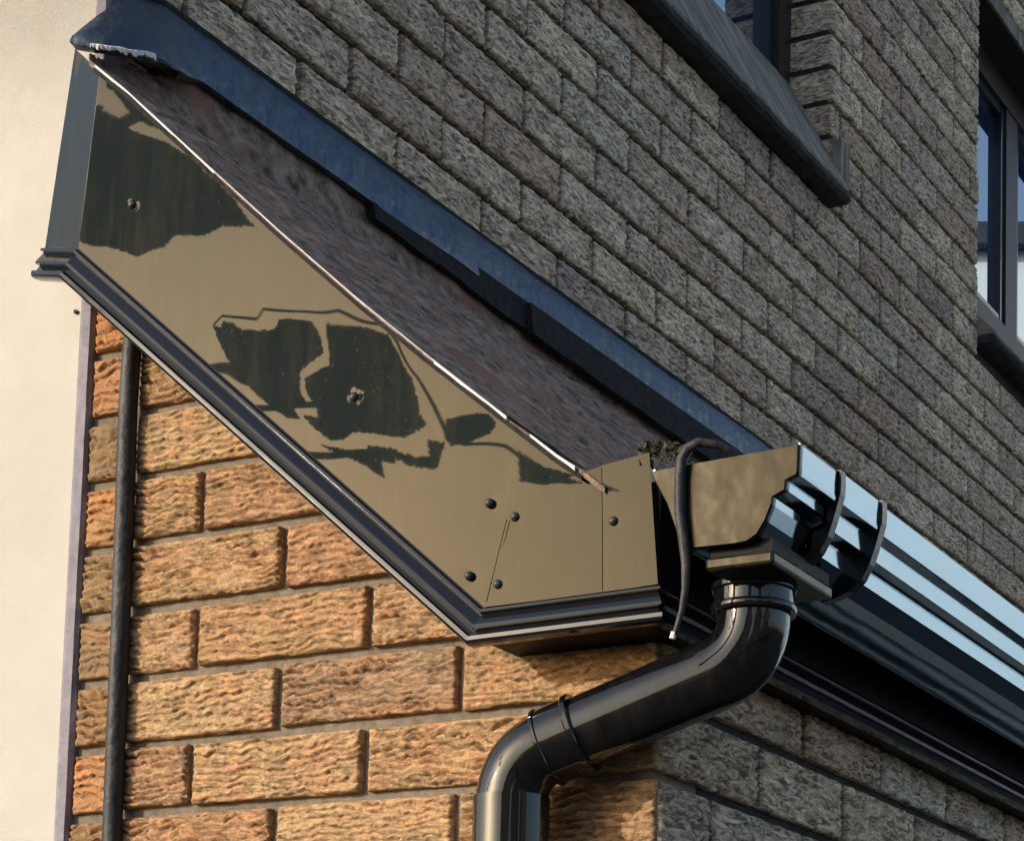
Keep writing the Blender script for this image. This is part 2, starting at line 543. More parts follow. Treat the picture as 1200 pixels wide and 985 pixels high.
# ------------------------------------------------------------------ porch (lean-to)
porch = thing('brick_porch', 'projecting brick porch with a sunlit orange side wall and a felted lean-to roof', 'porch', (0, 0, -2))
side_poly = [(.008, -2), (.008, .5)]
core = MB()
core.prism([(.006, .008, -2), (.006, .735, -2), (.006, .735, .62), (.006, .66, .62), (.006, .10, .135), (.006, .008, .135)], (.09, 0, 0))
side_wall = core.build('side_wall', M['mortar']); child(side_wall, porch)
core = MB().box(.0985, 3.4, .008, .1, -2, .14)
front_wall = core.build('front_wall', M['mortar_dark']); child(front_wall, porch)
def top_of(y):   # underside of the sloping board over the side wall
    return .13 + max(0, y - .145) * .86 + .045
seed = 3
lower = MB()
for k in range(-26, 8):
    zb = .075 * k + .005
    off = .1125 if k % 2 == 0 else 0.0
    edges = [0.0] + [off + .225 * i for i in range(4) if .02 < off + .225 * i < .64] + [.662]
    for i in range(len(edges) - 1):
        a, b = edges[i] + (.004 if i else .0005), edges[i + 1] - .004
        if zb + BH > top_of((a + b) / 2) + .035 or zb > .56:
            continue
        seed += 1
        if k < -3:
            lower.add([(0, a, zb), (0, b, zb), (0, b, zb + BH), (0, a, zb + BH), (.05, a, zb), (.05, b, zb), (.05, b, zb + BH), (.05, a, zb + BH)],
                      [(0, 3, 2, 1), (0, 1, 5, 4), (1, 2, 6, 5), (2, 3, 7, 6), (3, 0, 4, 7)])
            continue
        me = brick_mesh(b - a, BH + .0015 + .0015 * (random.random() - .5), .05, int(130 * (b - a) / .215) + 6, 48, seed, .0060, .0086)
        place(me, M['brick_warm'], side_wall, random.uniform(-.001, .001), b, zb + random.uniform(-.001, .001), True)
o = lower.build('brickwork', M['brick_warm'], side_wall); o['kind'] = 'stuff'
for k in range(-4, 9):     # narrow strip of brick between cable and render
    zb = .075 * k + .004
    seed += 1
    me = brick_mesh(.052, BH, .03, 36, 46, seed, .0075, .0110)
    place(me, M['brick_strip'], side_wall, .001, .7265 - random.uniform(0, .002), zb, True)
lowf = MB()  # same brick as the side wall; its shade is put into the grey
for k in range(-26, 2):
    zb = .075 * k + .005
    off = .1125 if k % 2 else .225
    x = 0.0
    edges = [0.002] + [off + .225 * i for i in range(15)]
    for i in range(len(edges) - 1):
        a, b = edges[i] + (J / 2 if i else 0), edges[i + 1] - J / 2
        if k < -2 or a > 1.2:
            lowf.box(a, b, 0, .05, zb, zb + BH)
            continue
        seed += 1
        me = brick_mesh(b - a, BH, .05, int(60 * (b - a) / .215) + 6, 28, seed, .0056, .0110)
        place(me, M['brick_grey'], front_wall, a, random.uniform(-.001, .001), zb)
o = lowf.build('brickwork', M['brick_grey'], front_wall); o['kind'] = 'stuff'

# roof sheet: verge points in the plane just outside the bargeboard
A = -.07                       # face of the bargeboard
VX = A - .008
vp = [onX(u, v, VX)[1:] for u, v in [(88, 57), (150, 107), (240, 190), (330, 272), (420, 350), (500, 415), (580, 477), (655, 534), (692, 558)]]
vy = np.array([p[0] for p in vp])[::-1]; vz = np.array([p[1] for p in vp])[::-1]
def roofz(y):
    y = np.asarray(y, float)
    z = np.interp(y, vy, vz)
    z = np.where(y < vy[0], vz[0] + (y - vy[0]) * .75, z)
    return np.where(y > vy[-1], vz[-1] + (y - vy[-1]) * .85, z)
ys = np.concatenate([np.linspace(.022, .725, 150), [.738, .742, .744, .745]])
xs_ = np.concatenate([np.linspace(VX, 1.4, 380), np.linspace(1.41, 3.2, 120)])
Xg, Yg = np.meshgrid(xs_, ys, indexing='ij')
Zg = roofz(Yg)
Zg[:, -4:] = np.array([.915, .935, .955, .975])[None, :]
out_ = xs_ < .016                      # no upturn outside the house wall
ym_ = np.interp(xs_, [VX, .016], [.684, .745])
Yg[out_] = np.minimum(Yg[out_], ym_[out_, None])
Zg[out_] = roofz(Yg[out_])
wu_ = sstep(.016, .30, xs_)[:, None]
Zg[:, -4:] = Zg[:, -4:] * wu_ + roofz(Yg[:, -4:]) * (1 - wu_) + np.array([0, .004, .006, .008])[None] * (1 - wu_)
rel = .015 * (fbm(Xg / .018, Yg / .026, 5) - .5) + .006 * (fbm(Xg / .12 + 9, Yg / .2, 3) - .5)
edge = sstep(0, .03, Xg - VX)
Zg = Zg + rel * (0.35 + .65 * edge) * np.where(Yg > .735, .2, 1)
Yg2 = Yg - np.where(Yg > .735, .012 * fbm(Xg / .03, Zg / .02, 3), 0)
roof_mb = MB().grid(np.stack([Xg, Yg2, Zg], -1))
E0 = np.stack([Xg[0], Yg2[0], Zg[0]], -1); E1 = E0.copy(); E1[:, 2] -= .006
roof_mb.grid(np.stack([E1, E0]))
roof = roof_mb.build('roof', M['roof'], smooth=True, recalc=False); child(roof, porch)
# bright worn drip edge along the verge (three surviving stretches of different width)
def verge_strip(y0, y1, hgt, nm='drip_edge'):
    n = 60
    yy = np.linspace(y0, y1, n)
    P = []
    for y in yy:
        z = float(roofz(y)) - .001; w = hgt * (.6 + .8 * vnoise(y * 60, hgt * 1000))
        P.append([(VX - .001, y, z + .0016), (VX - .0035, y, z + .0010), (VX - .0035, y, z + .0010 - w), (VX - .0005, y, z - w)])
    o = MB().grid(P, closed=True).build(nm, M['silver'], roof)
    return o
verge_strip(.50, .672, .0020)
verge_strip(.30, .50, .0008)
verge_strip(.130, .215, .0026)
verge_strip(.053, .103, .0030)
verge_strip(.215, .30, .0006)
# black drip behind it
n = 80
yy = np.linspace(.046, .675, n)
P = [[(VX - .002, y, float(roofz(y)) - .004), (VX - .002, y, float(roofz(y)) - .009), (VX + .012, y, float(roofz(y)) - .009), (VX + .012, y, float(roofz(y)) - .004)] for y in yy]
MB().grid(P, closed=True).build('verge_batten', M['felt_black'], roof)
# inner faces so nothing is seen through under the roof
MB().box(A + .02, 3.2, .0, .01, .13, .27).build('eaves_board', M['felt_black'], roof)

# ------------------------------------------------------------------ bargeboard and box end
box = thing('box_end', 'glossy black plastic bargeboard and box end closing the sloping roof edge over the orange brick', 'fascia', (A, .14, .12))
def PX(u, v, dx=0.0):
    p = onX(u, v, A - dx); return p
L = PX(92, 291); Cn = PX(567, 711); R = PX(771, 684)
top_px = [(117, 88), (200, 166), (330, 281), (420, 360), (500, 424), (580, 482), (655, 540), (692, 556)]
topw = np.array([PX(u, v)[1:] for u, v in top_px])
topw[:, 1] += 0.002
NS, NT = 320, 110
def line(p, q, t): return p[None] * (1 - t[:, None]) + q[None] * t[:, None]
s = np.linspace(0, 1, NS)
botl = line(L[1:], PX(600, 707)[1:], s)          # bottom edge, carried under the lower board
botl[:, :] = line(L[1:], Cn[1:], s)
d = np.concatenate([[0], np.cumsum(np.hypot(*np.diff(topw, axis=0).T))]); d /= d[-1]
topl = np.stack([np.interp(s, d, topw[:, 0]), np.interp(s, d, topw[:, 1])], -1)
t = np.linspace(0, 1, NT)
G = botl[:, None, :] * (1 - t[None, :, None]) + topl[:, None, :] * t[None, :, None]
GY, GZ = G[..., 0], G[..., 1]
nails_px = [(155, 240), (415, 465), (575, 590), (605, 606), (722, 612), (551, 675), (585, 685)]
nails = [PX(u, v)[1:] for u, v in nails_px]
def waves(Y, Z):
    h = .0005 * (vnoise(Y / .13 + 3, Z / .12 + 8) - .5) + .00009 * (vnoise(Y / .05 + 30, Z / .045) - .5)
    for i, (ny, nz_) in enumerate(nails):
        r2 = (Y - ny) ** 2 + (Z - nz_) ** 2
        h = h - (.00022 if i < 2 else .00012) * np.exp(-r2 / .010 ** 2)
    return h
H = waves(GY, GZ)
P = np.stack([A - H, GY, GZ], -1)
mb = MB().grid(P, flip=True)
bargeboard = mb.build('bargeboard', M['fascia'], smooth=True, recalc=False)
back = MB().prism([(A + .004, *L[1:]), (A + .004, *Cn[1:]), (A + .004, *topw[-1]), (A + .004, *topw[4]), (A + .004, *topw[0])], (.01, 0, 0))
# lower box board and corner strip, each slightly proud of the board behind
def flat_board(px, dx, thick, name, fine=60, tilt=0.0):
    poly = [PX(u, v, dx) for u, v in px]
    mb = MB()
    # top and bottom edge curves resampled to a small grid so that it can be gently wavy
    half = len(px) // 2
    lo = np.array([p[1:] for p in poly[:half]]); hi = np.array([p[1:] for p in poly[half:]])[::-1]
    def rs(c):
        dd = np.concatenate([[0], np.cumsum(np.hypot(*np.diff(c, axis=0).T))]); dd /= dd[-1]
        return np.stack([np.interp(np.linspace(0, 1, fine), dd, c[:, i]) for i in (0, 1)], -1)
    lo, hi = rs(lo), rs(hi)
    tt = np.linspace(0, 1, 40)
    g = lo[:, None] * (1 - tt[None, :, None]) + hi[:, None] * tt[None, :, None]
    h = waves(g[..., 0], g[..., 1]) * .8 + tilt * (g[..., 0] - g[..., 0].mean())
    P = np.stack([A - dx - h, g[..., 0], g[..., 1]], -1)
    mb.grid(P, flip=True)
    rim = np.concatenate([P[:, 0], P[-1, 1:], P[-2::-1, -1], P[0, -2:0:-1]])
    bk = rim.copy(); bk[:, 0] += thick
    kk = len(rim)
    mb.add(np.concatenate([rim, bk]), [(i, (i + 1) % kk, (i + 1) % kk + kk, i + kk) for i in range(kk)])
    return mb.build(name, M['fascia'], smooth=True, recalc=False)
lower_board = flat_board([(567, 711), (640, 702), (707, 693), (707, 545), (690, 551), (609, 579)], .0022, .006, 'box_board', tilt=.004)
corner_strip = flat_board([(706, 693), (738, 689), (771, 684), (761, 530), (735, 537), (705, 545)], .0050, .008, 'corner_strip', tilt=-.007)
tri = MB().prism([PX(611, 545, .0012), PX(605, 578, .0012), PX(690, 556, .0012)], (.002, 0, 0))
for o in (bargeboard, lower_board, corner_strip):
    child(o, box)
# splayed end return on the left
far_t, far_b = onX(88, 57, -.040), onX(53, 289, -.052)
Lt = PX(117, 84)
NT2 = 40
tt = np.linspace(0, 1, NT2); ss = np.linspace(0, 1, 16)
g = ((L + (Lt - L) * tt[:, None])[None] * (1 - ss[:, None, None]) + (far_b + (far_t - far_b) * tt[:, None])[None] * ss[:, None, None])
g[..., 0] += .0012 * (fbm(g[..., 1] / .03, g[..., 2] / .06, 2) - .5) * np.sin(np.pi * ss)[:, None]
er = MB().grid(g)
o = er.build('end_return', M['fascia'], smooth=True, recalc=False); child(o, box)
def seam(px, dx, nm='seam'):
    p_ = [PX(u, v, dx) for u, v in px]
    return MB().sweep(p_, .0004, 6).build(nm, M['felt_black'])
child(seam([(594, 608), (583, 652), (570, 705)], .0024), box)
child(seam([(705, 548), (706, 620), (706, 692)], .0050), box)
# nail heads
def nail_mesh(r=.0048):
    mb = MB(); rings = []
    for a in np.linspace(0, math.pi / 2, 6):
        rings.append([(-.0045 * math.sin(a) - .0005, r * math.cos(a) * math.cos(q) + 1e-5, r * math.cos(a) * math.sin(q)) for q in np.linspace(0, 2 * math.pi, 14, endpoint=False)])
    rings.insert(0, [(.002, y, z) for (_, y, z) in rings[0]])
    return MB().grid(rings, closed=True)
nm = nail_mesh(); nail_me = None
for i, (ny, nz_) in enumerate(nails):
    if nail_me is None:
        o = nm.build('nail', M['nail'], smooth=True); nail_me = o.data
    else:
        o = link('nail', nail_me)
    host = bargeboard if i < 2 else (corner_strip if i == 4 else lower_board if i in (2, 3, 6, 5) else bargeboard)
    o.location = (A - (0 if i < 2 else .0022 if i != 4 else .005) + .0008, ny, nz_)
    o.parent = host
    o.matrix_parent_inverse = host.matrix_world.inverted() if False else Matrix.Translation(host.matrix_parent_inverse.translation * 0)
# moulding under the boards: one profile swept round end, slope, level and front
prof = [(0, .0), (.0014, .0005), (.0030, .0045), (.0058, .0052), (.0066, .0008), (.0090, .0016), (.0180, .0072), (.0212, .0080), (.0220, .0020), (.0282, .0048),
        (.0296, .0100), (.0335, .0103), (.0362, .0086), (.0375, .0040), (.0375, -.004), (0, -.004)]
FR = np.array([3.2, R[1], R[2]])
pathp = [far_b, L, Cn, R, FR]
outs, downs = [], []
segs_ = []
for i in range(4):
    dseg = pathp[i + 1] - pathp[i]; dseg = dseg / np.linalg.norm(dseg)
    if i == 0:
        out = np.cross(dseg, [0, 0, 1]); out /= np.linalg.norm(out)
        out = out if out[0] < 0 else -out
    elif i < 3:
        out = np.array([-1., 0, 0])
    else:
        out = np.array([0, -1., 0])
    dn = np.cross(dseg, out); dn = dn if dn[2] < 0 else -dn
    segs_.append((out, dn / np.linalg.norm(dn)))
def mit(a, b):
    return (a + b) / (1 + a @ b)
rows = []
for i, p in enumerate(pathp):
    if i == 0: o_, d_ = segs_[0]
    elif i == 4: o_, d_ = segs_[3]
    else: o_, d_ = mit(segs_[i - 1][0], segs_[i][0]), mit(segs_[i - 1][1], segs_[i][1])
    if i == 1:   # keep the end block plain: level on its own side
        d_ = mit(segs_[0][1], segs_[1][1])
    rows.append([p + d_ * a + o_ * b for a, b in prof])
mo = MB().grid(rows, closed=True)
npf = len(prof)
mo.f.append(tuple(range(npf)))
o = mo.build('moulding', M['trim'], recalc=True); child(o, box)
# soffit and front fascia
zs_ = R[2] - .036
sf = MB().prism([(A, R[1], zs_), (A, Cn[1], zs_ - .0), (.02, Cn[1], zs_), (.02, R[1], zs_)], (0, 0, .004))
sf.box(.02, 3.2, R[1], .012, zs_, zs_ + .004)
o = sf.build('soffit', M['soffit']); child(o, box)
ff = MB().box(A + .002, 3.2, R[1], R[1] + .008, zs_ + .004, .262)
o = ff.build('front_fascia', M['soffit']); child(o, box)
bk = back.build('backing_board', M['felt_black']); child(bk, box)

# ------------------------------------------------------------------ lead flashing
fl = thing('lead_flashing', 'blue grey lead flashing along the foot of the upper wall, its left end curled', 'flashing', (0, W, .95))
st = []   # stations: lower, upper
st.append((onX(82, 47, -.080), onX(84, 44, -.080)))
st.append((onX(96, 50, -.076), onX(93, 35, -.074)))
st.append((onX(112, 52, -.070), onX(103, 27, -.066)))
st.append((onX(130, 55, -.058), onX(113, 19, -.050)))
st.append((onX(160, 60, -.035), onX(130, 8, -.020)))
st.append((onX(185, 63, .0), onX(149, -4, .010)))
st.append((onX(205, 74, .05), np.array([.06, W - .006, .985])))
st.append((onX(222, 86, .10), np.array([.11, W - .006, 1.001])))
xl = .16
while xl < 3.3:
    lap = ((xl - .16) % .62) / .62
    st.append((np.array([xl, .722 - .004 * lap + .004 * (vnoise(xl * 9, 2) - .5), .925 + .006 * (vnoise(xl * 7, 5) - .5) - .004 * lap]),
               np.array([xl, W - .006, 1.002 + .005 * (vnoise(xl * 6, 8) - .5)])))
    xl += .03
rows = []
for lo, up in st:
    q = []
    for t_ in np.linspace(0, 1, 7):
        p = up * (1 - t_) + lo * t_
        bulge = .006 * math.sin(math.pi * t_)
        p = p + np.array([0, -bulge * .5, bulge]) * (1 if p[0] > .05 else .5) + .002 * (vnoise(p[0] * 30, t_ * 5) - .5)
        q.append(p)
    inw = np.array([.0, .004, -.001]) if lo[0] > .05 else np.array([.004, .0, -.001])
    q.append(lo + np.array([0, 0, -.003]))
    q.append(lo + inw + np.array([0, .0, -.003]))
    q.append(lo + inw * 4 + np.array([0, .006, .002]))
    rows.append(q)
o = MB().grid(rows, flip=False).build('sheet', M['lead'], smooth=True, recalc=False); child(o, fl)
o.data.update()
# rear top seal against the brick
P = [[(x, W - .008, 1.0), (x, W - .010, 1.004), (x, W + .012, 1.008), (x, W + .012, .98)] for x in np.linspace(.02, 3.3, 60)]
o = MB().grid(P, closed=True).build('pointing', M['mortar_dark']); child(o, fl)
# torn, sunlit edge at the curled end
edge_pts = [onX(u, v, x) for u, v, x in [(108, 54, -.073), (118, 55, -.068), (130, 57, -.060), (143, 58, -.050), (152, 61, -.043), (163, 62, -.034), (174, 63, -.020), (184, 66, -.003)]]
ep = np.array(edge_pts); tq = np.linspace(0, len(ep) - 1, 46)
ep = np.stack([np.interp(tq, np.arange(len(ep)), ep[:, i]) for i in range(3)], -1)
rows = []
for i, p in enumerate(ep):
    drop = .0012 + .0085 * max(0, vnoise(i * .55, 3.3) - .38) + .003 * random.random() * (i % 3 == 0)
    jut = .0015 * random.random()
    rows.append([p + np.array([-.002, 0, .0022]), p + np.array([-.003 - jut, 0, .0004]), p + np.array([-.0025 - jut, .0005, -drop]), p + np.array([.0004, .001, -drop * .8])])
o = MB().grid(rows, closed=True).build('torn_edge', M['silver']); child(o, fl)
# black strips tucked under the lead, stepping down along the roof
def under_strip(x0, x1, zt, zb0, zb1, y0, nmx):
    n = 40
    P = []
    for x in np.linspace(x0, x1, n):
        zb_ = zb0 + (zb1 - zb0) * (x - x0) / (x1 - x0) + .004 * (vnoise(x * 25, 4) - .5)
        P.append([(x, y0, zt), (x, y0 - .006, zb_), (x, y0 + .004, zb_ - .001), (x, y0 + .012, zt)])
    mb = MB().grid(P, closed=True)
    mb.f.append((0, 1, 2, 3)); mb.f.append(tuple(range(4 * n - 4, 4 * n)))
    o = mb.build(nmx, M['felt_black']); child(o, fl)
under_strip(.515, .96, .935, .899, .885, .722, 'black_strip')
under_strip(.915, 2.6, .93, .880, .862, .712, 'black_strip')

# ------------------------------------------------------------------ gutter
GX = A - .018
gut = thing('gutter', 'glossy black plastic gutter with a square stop end running along the porch front', 'gutter', (GX, -.12, .18))
gp = [onX(u, v, GX)[1:] for u, v in [(763, 553), (783, 592), (796, 630), (806, 645), (862, 639)]]
gy, gz = onX(939, 521, GX)[1:]
FIT = [(.050, .0835), (.040, .0780), (.032, .0660), (.0262, .0520), (.0252, .0450), (.0130, .0400), (.0122, .0310), (.0016, .0270), (.0006, .0240), (.0, .0)]
LEN = [(.056, .0850), (.044, .0800), (.0275, .0690), (.0258, .0530), (.0130, .0490), (.0115, .0310), (.0016, .0270), (.0010, .0240), (.0004, .0100), (.0, .0)]
CLP = [(.058, .0900), (.044, .0870), (.030, .0820), (.018, .0720), (.0100, .0580), (.0050, .0440), (.0010, .0300), (-.0020, .0200), (-.0025, .0100), (-.002, -.002)]
back5 = list(gp)
def skin(tab):
    return back5 + [np.array([gy + a_, gz - b_]) for a_, b_ in tab]
gp = skin(FIT)
# stop end: closed plate with a shallow rim
poly = [(GX, y, z) for y, z in gp]
mb = MB()
cap_c = np.mean([p for p in poly], axis=0)
ring1 = np.array(poly); ring2 = cap_c + (ring1 - cap_c) * .985
ring2[:, 0] += 0; ring0 = ring1.copy(); ring0[:, 0] += .004
ring1[:, 0] -= .0015
ring3 = ring2.copy(); ring3 = cap_c + (ring1 - cap_c) * .97; ring3[:, 0] -= .0035
ring2[:, 0] -= .0035
n = len(poly)
mb.grid([ring0, ring1, ring2, ring3], closed=True)
mb.f.append(tuple(range(3 * n, 4 * n)))
o = mb.build('stop_end', M['stop_end']); child(o, gut)
# channel: outer skin + inner skin
def channel(x0, x1, grow=0.0, tab=FIT, core=None):
    prof_o = skin(tab)
    prof_i = [(y + (.003 if y < -.11 else -.003), z + .003) for y, z in (skin(core) if core else prof_o)]
    c = np.mean(np.array(gp), axis=0)
    P = []
    for x in np.linspace(x0, x1, 12):
        ring = [(x, c[0] + (y - c[0]) * (1 + grow), c[1] + (z - c[1]) * (1 + grow)) for y, z in prof_o]
        ring += [(x, y, z) for y, z in prof_i[::-1]]
        P.append(ring)
    m_ = MB().grid(P, closed=True)
    k_ = len(P[0])
    m_.f.append(tuple(range(k_))); m_.f.append(tuple(range(11 * k_, 12 * k_)))
    return m_
lipc = gp[-1]
ux0 = onY(987, 560, lipc[0] - .004)[0]; ux1 = onY(1036, 600, lipc[0] - .004)[0]
o = channel(GX + .001, ux0 + .004).build('end_piece', M['gutter']); child(o, gut)
o = channel(ux1 + .004, 3.2, 0.0, LEN).build('channel', M['gutter']); child(o, gut)
lipc = gp[-1]
ux0 = onY(987, 560, lipc[0] - .004)[0]; ux1 = onY(1036, 600, lipc[0] - .004)[0]
un = channel(ux0, ux1 + .008, .030, LEN).build('union', M['gutter']); child(un, gut)
for x0, wd, gr, tb in ((ux0, .011, .012, CLP), (ux1 - .004, .012, .03, CLP)):
    o = channel(x0, x0 + wd, gr, tb, LEN).build('union_clip', M['clip']); child(o, gut)
# ------------------------------------------------------------------ downpipe
dp = thing('downpipe', 'round black plastic downpipe with a swan-neck offset dropping from the gutter onto the orange wall', 'drainpipe', (-.06, .12, -2))
OY = float(onX(846, 640, GX)[1])
OP = onY(884, 690, OY)
OX = OP[0]
zc = onX(846, 640, GX)[2] + .001
plate = MB()
px0 = GX + .002
px1 = 2 * OX - px0
zb_ = onX(866, 664, px0)[2]
plate.box(px0, px1, onX(906, 655, px0)[1], onX(826, 660, px0)[1], zb_, zb_ + .0125)
neck = MB().box(px0 + .004, px1 - .004, onX(903, 655, px0)[1], onX(829, 660, px0)[1], zb_ + .0125, zc + .003)
o = neck.build('outlet_neck', M['soffit']); child(o, dp)
o = plate.build('outlet_box', M['stop_end']); child(o, dp)
bv = o.modifiers.new('bevel', 'BEVEL'); bv.width = .003; bv.segments = 2
PR = .0345
E1 = np.array([OX, OY, onY(884, 772, OY)[2]])
E2 = onX(601, 893, -.058)
z1_, z2_ = zb_ - .001, onY(884, 716, OY)[2]
sock = MB().sweep([(OX, OY, z1_ + .004), (OX, OY, z1_), (OX, OY, z2_ + .004), (OX, OY, z2_)], [PR * 1.10, PR * 1.10, PR * 1.10, PR * 1.10], 32)
o = sock.build('socket', M['pipe'], smooth=True); child(o, dp)
def ringcol(c, axis, r, w, name='collar', mat='pipe'):
    axis = np.asarray(axis, float) / np.linalg.norm(axis); c = np.asarray(c, float)
    q = [c - axis * w / 2, c - axis * w * .3, c + axis * w * .3, c + axis * w / 2]
    o = MB().sweep(q, [r * .97, r, r, r * .97], 32).build(name, M[mat], smooth=True); child(o, dp)
ringcol((OX, OY, z1_ - .001), (0, 0, 1), PR * 1.17, .007)
ringcol((OX, OY, z2_), (0, 0, 1), PR * 1.18, .008)
dd = (E2 - E1) / np.linalg.norm(E2 - E1)
path = fillet([(OX, OY, z2_ + .002), E1, E2, (E2[0], E2[1], -2.0)], .040, 10)
o = MB().sweep(path, PR, 32).build('pipe', M['pipe'], smooth=True); child(o, dp)
sl = np.linalg.norm(E2 - E1)
c1 = E2 - dd * .038; c2 = E2 - dd * .072
o = MB().sweep([c1 + dd * .0, c2], PR * 1.085, 32).build('bend_socket', M['pipe'], smooth=True); child(o, dp)
ringcol(c1, dd, PR * 1.13, .005); ringcol(c2, dd, PR * 1.15, .007)
lowb = MB().sweep([(E2[0], E2[1], onX(601, 934, E2[0])[2]), (E2[0], E2[1], -2.0)], PR * 1.06, 32)
o = lowb.build('lower_pipe', M['pipe'], smooth=True); child(o, dp)

# ------------------------------------------------------------------ cables
cpts = [onX(u, v, -.012) for u, v in [(158, 372), (156, 400), (153, 430), (150, 480), (146, 600), (141, 740), (136, 860), (131, 985)]]
cpts.append(np.array([-.011, cpts[-1][1], -1.2]))
co = MB().sweep(cpts, [.0095, .0105, .0105, .0105, .0108, .0105, .0108, .0105, .0105], 14).build('wall_cable', M['rubber'], smooth=True)
tag(co, 'thick black cable running straight down the brick joint beside the cream wall', 'cable')
CXp = GX - .010
sp = [onX(u, v, CXp) for u, v in [(852, 530), (846, 521), (834, 517), (818, 518), (806, 525), (799, 538), (797, 560), (797, 600), (801, 632), (804, 660), (803, 690), (799, 715), (790, 744)]]
for i in range(3):
    sp[i][0] += .03 - i * .01
so = MB().sweep(sp, [.004, .004, .004, .0045, .005, .0055, .0055, .0055, .005, .0045, .0035, .0028, .0022], 12).build('loose_cord', M['rubber'], smooth=True)
tag(so, 'loose black cord looped over the gutter end and hanging in the gap beside it', 'cord')
MB().sweep([sp[-1] + np.array([-.0005, 0, .003]), sp[-1] + np.array([-.0005, .0015, -.003])], [.0026, .003], 8).build('bare_tip', M['silver'], so)
# moss clump in the corner behind the gutter end
mo_ = MB()
for i in range(150):
    c = onX(random.uniform(748, 808), random.uniform(519, 540), A + random.uniform(-.004, .03))
    r = random.uniform(.002, .006)
    pts = [c + np.array([random.uniform(-1, 1), random.uniform(-1, 1), random.uniform(-1, 1)]) * r for _ in range(4)]
    mo_.add(pts, [(0, 1, 2), (0, 2, 3), (0, 3, 1), (1, 3, 2)])
o = mo_.build('moss', M['moss'])
tag(o, 'small clump of dark moss lodged between roof corner and gutter end', 'moss')
o['kind'] = 'stuff'

# ------------------------------------------------------------------ ground and the unseen surroundings, partly added, that the gloss reflects
g = MB().add([(-600, -600, -2.0), (600, -600, -2.0), (600, 600, -2.0), (-600, 600, -2.0)], [(0, 1, 2, 3)]).build('ground', M['ground'])
g['kind'] = 'structure'

def direction(u, v, flip):
    r = ray(u, v); r = r / np.linalg.norm(r)
    r[flip] *= -1
    return r
def mirror(u, v, p, n):
    r = ray(u, v); r = r / np.linalg.norm(r)
    n = np.asarray(n, float) / np.linalg.norm(n)
    return r - 2 * (r @ n) * n
def inside(pt, poly):
    x, y = pt; c = False
    for i in range(len(poly)):
        (x1, y1), (x2, y2) = poly[i - 1], poly[i]
        if (y1 > y) != (y2 > y) and x < (x2 - x1) * (y - y1) / (y2 - y1) + x1:
            c = not c
    return c
k7 = lambda P: [(230 + a / 3.871, 340 + b / 3.871) for a, b in P]
k1 = lambda P: [(a / 2.985, b / 2.985) for a, b in P]
REFLECTION_SHAPES = [  # outlines of dark reflections, filled with added foliage
    k7([(90, 150), (160, 172), (165, 130), (230, 150), (250, 178), (370, 192), (385, 140), (480, 150), (520, 235), (440, 255), (470, 340), (520, 450), (440, 480), (480, 550), (400, 550), (300, 470), (230, 370), (160, 260)]),
    k7([(525, 145), (700, 150), (830, 210), (900, 290), (980, 430), (995, 560), (1020, 620), (930, 680), (740, 650), (700, 690), (640, 690), (560, 610), (500, 520), (575, 530), (568, 470), (530, 400), (485, 305), (575, 300)]),
    k7([(590, 712), (740, 755), (790, 785), (815, 735), (900, 732), (990, 762), (1030, 760), (1025, 690), (1090, 700), (1080, 818), (1000, 795), (900, 760), (858, 765), (855, 838), (800, 812), (700, 775)]),
    k1([(335, 385), (380, 390), (440, 440), (600, 520), (660, 545), (780, 665), (900, 780), (790, 780), (640, 830), (620, 865), (500, 905), (380, 850), (290, 820), (262, 740), (290, 560)]),
    k1([(360, 262), (400, 320), (480, 390), (560, 430), (660, 520), (560, 452), (450, 392), (380, 330)]),
    [(510, 490), (545, 487), (565, 492), (577, 510), (572, 525), (545, 530), (520, 528), (512, 515)],
    [(610, 548), (650, 552), (690, 563), (640, 575), (604, 577)],
]
REFLECTION_LINES = [k7([(90, 150), (155, 100), (300, 133), (318, 85), (510, 105), (600, 95), (780, 150), (890, 240), (1000, 410), (1060, 560), (1100, 690)]),
         k7([(1100, 690), (1200, 740), (1400, 790), (1560, 850)])]
